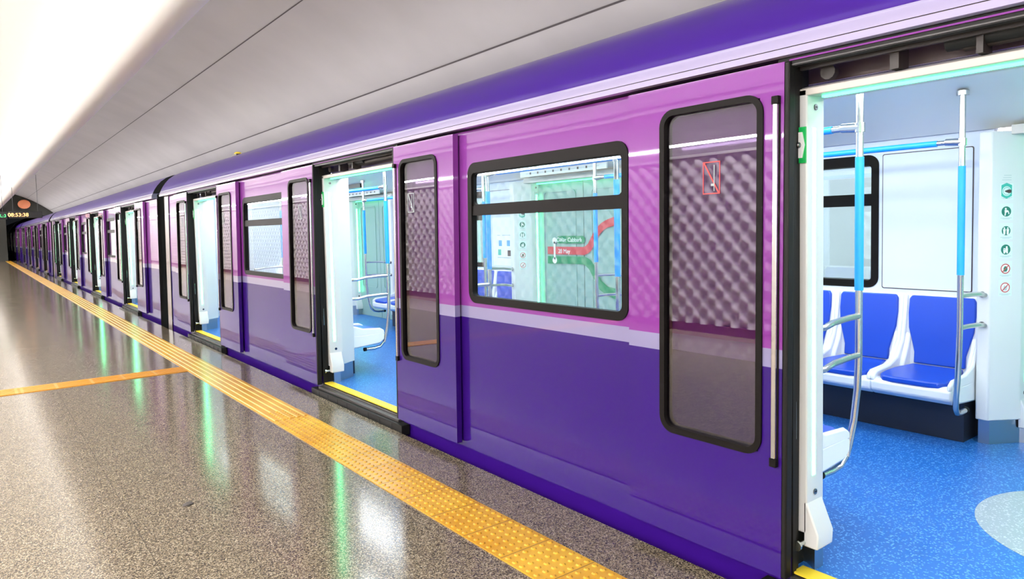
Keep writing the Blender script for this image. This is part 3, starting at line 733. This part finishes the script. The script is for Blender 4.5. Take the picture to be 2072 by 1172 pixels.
# line map across the closed far doors of the second doorway
def ribbon(b, top, bot, k, x):
    for i in range(len(top) - 1):
        b.face([(x, *top[i]), (x, *top[i + 1]), (x, *bot[i + 1]), (x, *bot[i])], k)
XM = mx(2.632)
fix = lambda pts: [(p[0] * XM / 5.17, 1.5 + (p[1] - 1.5) * XM / 5.17) for p in pts]
b = MB()
RT = fix([(6.02, 1.272), (5.439, 1.272), (5.40, 1.283), (5.362, 1.309), (5.308, 1.387), (5.27, 1.44), (5.225, 1.479), (5.165, 1.522), (5.102, 1.549), (4.955, 1.590)])
RB = fix([(6.02, 1.187), (5.425, 1.187), (5.37, 1.203), (5.319, 1.231), (5.243, 1.335), (5.21, 1.38), (5.176, 1.417), (5.13, 1.449), (5.083, 1.472), (4.945, 1.498)])
ribbon(b, RT, RB, 'map_red', XM)
GT = fix([(6.02, 1.165), (5.45, 1.172), (5.39, 1.163), (5.322, 1.132), (5.285, 1.09), (5.25, 1.035), (5.21, 0.975), (5.173, 0.924), (5.081, 0.867), (4.96, 0.850)])
GB = fix([(6.02, 1.082), (5.46, 1.087), (5.41, 1.075), (5.354, 1.037), (5.32, 0.99), (5.282, 0.935), (5.24, 0.875), (5.197, 0.825), (5.097, 0.775), (4.975, 0.745)])
ribbon(b, GT, GB, 'map_green', XM)
PP = []
for i in range(9): a = math.radians(90 + 180 * i / 8); PP.append((5.82 + 0.042 * math.cos(a) * -1, 1.350 + 0.042 * math.sin(a)))
PP2 = []
for i in range(9): a = math.radians(-90 + 180 * i / 8); PP2.append((5.45 + 0.042 * math.cos(a) * -1, 1.350 + 0.042 * math.sin(a)))
b.face([(XM - 0.0004, *p) for p in fix(PP + PP2)], 'map_green')
lm = b.build('line_map', car); lm['label'] = 'line map with a red and a green branch on the closed far doors'
b = MB()
for y0, y1, z0, z1 in ((5.885, 5.915, 1.13, 1.33),): b.face([(XM - 0.001, y, z) for y, z in fix([(y0, z0), (y1, z0), (y1, z1), (y0, z1)])], 'ic_white')
for cz in (1.34, 1.12): b.face([(XM - 0.001, *p) for p in fix([(5.90 + 0.036 * math.cos(2 * PI * i / 16), cz + 0.036 * math.sin(2 * PI * i / 16)) for i in range(16)])], 'ic_white')
b.build('station_marker', lm)
text_mesh('Cəfər Cabbarlı', 0.066, lambda u, v, w: (XM - 0.0015 - w, 5.66 - u, 1.347 + v), 'ic_white', 'station_name', lm)
text_mesh('28 May', 0.066, lambda u, v, w: (XM - 0.0015 - w, 5.74 - u, 1.222 + v), 'ic_white', 'station_name', lm)

# seats
def seat(yc, w, far):
    X = (lambda d: mx(2.70) - d) if far else (lambda d: 2.70 + d)
    hw = w / 2
    b = MB()
    b.prism([(0.012, 0.46), (0.012, 0.985), (0.05, 0.99), (0.075, 0.80), (0.095, 0.50)], lambda p, t: (X(p[0]), t, p[1]), yc - hw, yc + hw, 'seat_white')
    b.prism([(0.03, 0.335), (0.03, 0.49), (0.30, 0.475), (0.52, 0.482), (0.55, 0.462), (0.545, 0.405), (0.50, 0.372), (0.30, 0.355)], lambda p, t: (X(p[0]), t, p[1]), yc - hw, yc + hw, 'seat_white')
    for sgn in (-1, 1):     # flared bolsters either side
        def bl(p, t): return (X(p[0]), t, p[1])
        a, c = sorted((yc + sgn * hw, yc + sgn * (hw - 0.026)))
        b.prism([(0.02, 0.985), (0.07, 0.985), (0.098, 0.80), (0.125, 0.68), (0.20, 0.575), (0.32, 0.535), (0.50, 0.525), (0.545, 0.50), (0.55, 0.46), (0.02, 0.46)], bl, a, c, 'seat_white')
        for (d0, z0), (d1, z1), wz in (((0.085, 0.74), (0.20, 0.50), 0.055),):
            a2, c2 = sorted((yc + sgn * hw, yc + sgn * (hw - wz)))
            b.prism([(0.06, 0.74), (0.09, 0.72), (0.12, 0.64), (0.17, 0.56), (0.19, 0.50), (0.06, 0.48)], bl, a2, c2, 'seat_white')
    o = b.build('seat', car, bevel=0.012)
    # backrest pad, waisted towards the bottom
    out = [(-0.155, 0.525), (-0.155, 0.60), (-0.172, 0.67), (-0.196, 0.76), (-0.203, 0.86), (-0.200, 0.955), (-0.185, 0.978), (0.185, 0.978), (0.200, 0.955), (0.203, 0.86), (0.196, 0.76), (0.172, 0.67), (0.155, 0.60), (0.155, 0.525)]
    def bk(p, t): return (X(0.098 - 0.09 * (p[1] - 0.5) + t), yc + p[0] * w / 0.475, p[1])
    b = MB(); b.prism(out, bk, -0.02, 0.016, 'seat_blue'); b.build('backrest', o, bevel=0.008)
    out = [(0.13, -0.155), (0.20, -0.165), (0.30, -0.195), (0.42, -0.203), (0.50, -0.195), (0.54, -0.165), (0.552, -0.10), (0.552, 0.10), (0.54, 0.165), (0.50, 0.195), (0.42, 0.203), (0.30, 0.195), (0.20, 0.165), (0.13, 0.155)]
    def cu(p, t):
        return (X(p[0]), yc + p[1] * w / 0.475, 0.488 + 0.022 * math.cos((p[0] - 0.12) * 6.5) * 0.5 + t)
    b = MB(); b.prism(out, cu, -0.01, 0.028, 'seat_blue'); b.build('cushion', o, bevel=0.010)
for ya, yb, dy in BAYS:
    a0 = ya + 0.165; a1 = yb - 0.165; w = (a1 - a0) / 6
    for i in range(6):
        seat(a0 + w * (i + 0.5), w, True)
        n0 = ya + 0.115; wn = (yb - 0.115 - n0) / 6; seat(n0 + wn * (i + 0.5), wn, False)

# grab poles and rails
def pole(y, s, far, mid=False):
    X = (lambda x: mx(x)) if far else (lambda x: x)
    b = MB(); r = 0.0165
    if mid:
        b.tube([(X(3.3), y, 2.215), (X(3.3), y, 0.48)], r, 'steel', 14)
        o = b.build('grab_pole', car)
    else:
        b.tube([(X(3.3), y, 2.215), (X(3.3), y, 0.84), (X(3.297), y + s * 0.004, 0.70), (X(3.285), y + s * 0.014, 0.55), (X(3.27), y + s * 0.026, 0.44), (X(3.25), y + s * 0.034, 0.375), (X(3.21), y + s * 0.042, 0.335), (X(3.15), y + s * 0.048, 0.322), (X(3.05), y + s * 0.052, 0.322)], r, 'steel', 14)
        o = b.build('grab_pole', car)
        b = MB(); b.tube([(X(3.06), y + s * 0.052, 0.322), (X(3.035), y + s * 0.052, 0.322)], 0.019, 'black', 12); b.build('end_plug', o)
        for z in (1.044, 0.858):
            b = MB(); b.tube([(X(3.305), y, z), (X(3.2), y - s * 0.003, z), (X(3.05), y - s * 0.008, z - 0.006), (X(2.96), y - s * 0.012, z - 0.020), (X(2.90), y + s * 0.02, z - 0.022)], 0.0145, 'steel', 12)
            b.ball((X(2.905), y + s * 0.02, z - 0.022), 0.019, 'knob', 10, 6); b.build('armrest_bar', o)
    b = MB(); b.tube([(X(3.3), y, 1.79), (X(3.3), y, 1.166)], 0.0195, 'sleeve', 14); q = b.build('sleeve', o); q['label'] = 'blue plastic sleeve'
    b = MB(); b.tube([(X(3.3), y, 1.905), (X(3.3), y, 1.947)], 0.023, 'steel', 14)
    if not mid: b.tube([(X(3.3), y, 1.926), (X(3.3), y + s * 0.085, 1.932)], [0.024, 0.021], 'steel', 12)
    b.build('clamp', o)
    b = MB(); b.tube([(X(3.3), y, 2.19), (X(3.3), y, 2.215)], 0.032, 'steel', 14); b.build('ceiling_flange', o)
for ya, yb, dy in BAYS:
    for far in (False, True):
        pole(ya + 0.105, 1, far); pole(yb - 0.105, -1, far); pole((ya + yb) / 2 + 0.07, 1, far, True)
        X = mx(3.3) if far else 3.3
        b = MB(); b.tube([(X, ya + 0.12, 1.930), (X, yb - 0.12, 1.930)], 0.0155, 'steel', 12); o = b.build('handrail', car)
        b = MB(); b.tube([(X, ya + 0.235, 1.930), (X, yb - 0.235, 1.930)], 0.0185, 'sleeve', 14); q = b.build('sleeve', o); q['label'] = 'blue plastic sleeve'

# ------------------------------------------------------------------ the other cars
kids = {}
for o in list(C.objects):
    if o.parent: kids.setdefault(o.parent.name, []).append(o)
extset = {o.name for o in EXTERIOR}
def copy_car(shift, label, full):
    r = car.copy(); C.objects.link(r); r.location = (car.location.x, car.location.y + shift, car.location.z); r['label'] = label
    for o in kids[car.name]:
        if not full and o.name not in extset: continue
        if full and o.name.startswith(('line_map', 'notice', 'roof_lamp')): continue
        c = o.copy(); C.objects.link(c); c.parent = r
        for g in kids.get(o.name, []):
            if not full and g.name not in extset: continue
            d = g.copy(); C.objects.link(d); d.parent = c
copy_car(PERIOD, 'second purple train car, beyond the first black gangway gap, doors open', True)
copy_car(2 * PERIOD, 'third train car, small and dark, beyond the second gangway gap', False)
copy_car(3 * PERIOD, 'farthest train car, half inside the black tunnel mouth', False)

# ------------------------------------------------------------------ lights
UP = 500; WALL_FILL = 4200; CORN_ = 360; VAULT_FILL = 60; OVER = 112; TRK = 7000
def line_lamps(name, x, z, tx, tz, width, power, color=(1.0, 0.985, 0.972), spread=PI, n=5, y0=-2.0, step=13.4, ln=13.2):
    # lines of lamps and added fill lights along the hall
    for q in range(n):
        d = Vector((tx - x, 0, tz - z)).normalized(); zz = -d; yy = Vector((0, 1, 0)); xx = yy.cross(zz)
        li = bpy.data.lights.new(name, 'AREA'); li.shape = 'RECTANGLE'; li.size = width; li.size_y = ln; li.energy = power; li.color = color; li.spread = spread
        o = bpy.data.objects.new(name, li); C.objects.link(o)
        o.matrix_world = Matrix.Translation((x, y0 + step * q, z)) @ Matrix((xx, yy, zz)).transposed().to_4x4()
line_lamps('vault_uplight', -2.75, 3.66, 0.8, 3.86, 0.08, UP)
line_lamps('cornice_lamp', -4.15, 2.97, 1.0, 3.3, 0.04, CORN_)
line_lamps('wall_washer', -3.35, 3.45, -3.95, 1.9, 0.10, WALL_FILL)  # added fill light, brightens the quilted wall for its reflections
line_lamps('cove_lamp', 1.80, 3.75, 3.6, 4.0, 0.10, VAULT_FILL)  # added weak fill behind the lip, lifts the dark part of the vault
line_lamps('car_top_lamp', 4.0, 2.72, 3.7, 4.2, 0.10, OVER)  # added fill hidden above the car roof, brightens the vault over the train
line_lamps('track_lamp', 5.45, 2.45, 6.1, 1.1, 0.08, TRK)  # added unseen fill, brightens the track wall behind the far windows

b = MB(); b.box(-2.88, -2.60, -8.9, Y_END - 0.05, 3.57, 3.60, 'wall_white'); b.box(-2.90, -2.88, -8.9, Y_END - 0.05, 3.57, 3.70, 'wall_white'); struct(b.build('trim_1'))
b = MB(); b.box(-3.45, -3.24, -8.9, Y_END - 0.05, 3.475, 3.50, 'wall_white'); struct(b.build('trim_2'))
w = bpy.data.worlds.new('hall_ambient'); bpy.context.scene.world = w; w.use_nodes = True
w.node_tree.nodes['Background'].inputs['Color'].default_value = (0.8, 0.85, 1, 1); w.node_tree.nodes['Background'].inputs['Strength'].default_value = 0.02

# ------------------------------------------------------------------ camera
cd = bpy.data.cameras.new('camera'); cam = bpy.data.objects.new('camera', cd); C.objects.link(cam)
F = 1416.0; PX, PY = 1036.0, 540.0
d1 = Vector((-62 - PX, 485 - PY, F)).normalized()
d2 = Vector((2870 - PX, 418 - PY, F)); d2 = (d2 - d2.dot(d1) * d1).normalized()
d3 = d2.cross(d1)
# rows: world axes in the camera's (right, down, forward) frame
cr = Vector((d2.x, d1.x, d3.x)); cd_ = Vector((d2.y, d1.y, d3.y)); cf = Vector((d2.z, d1.z, d3.z))
if cf.dot(Vector((0, 0, 1))) > 0.5: raise SystemExit('axes')
rot = Matrix((cr, -cd_, -cf)).transposed()
cam.matrix_world = Matrix.Translation((0, 0, 1.5)) @ rot.to_4x4()
cd.sensor_fit = 'HORIZONTAL'; cd.sensor_width = 36; cd.lens = F * 36 / 2072
cd.shift_x = 0; cd.shift_y = -(586 - PY) / 2072
cd.clip_start = 0.05; cd.clip_end = 200
sc = bpy.context.scene; sc.camera = cam
sc.view_settings.view_transform = 'Standard'; sc.view_settings.look = 'None'; sc.view_settings.gamma = 1; sc.view_settings.exposure = -0.60
sc.view_settings.use_curve_mapping = False
sc.cycles.use_denoising = True
sc.cycles.caustics_reflective = False; sc.cycles.max_bounces = 10; sc.cycles.diffuse_bounces = 4; sc.cycles.glossy_bounces = 5; sc.cycles.transparent_max_bounces = 24
sc.cycles.sample_clamp_indirect = 8.0
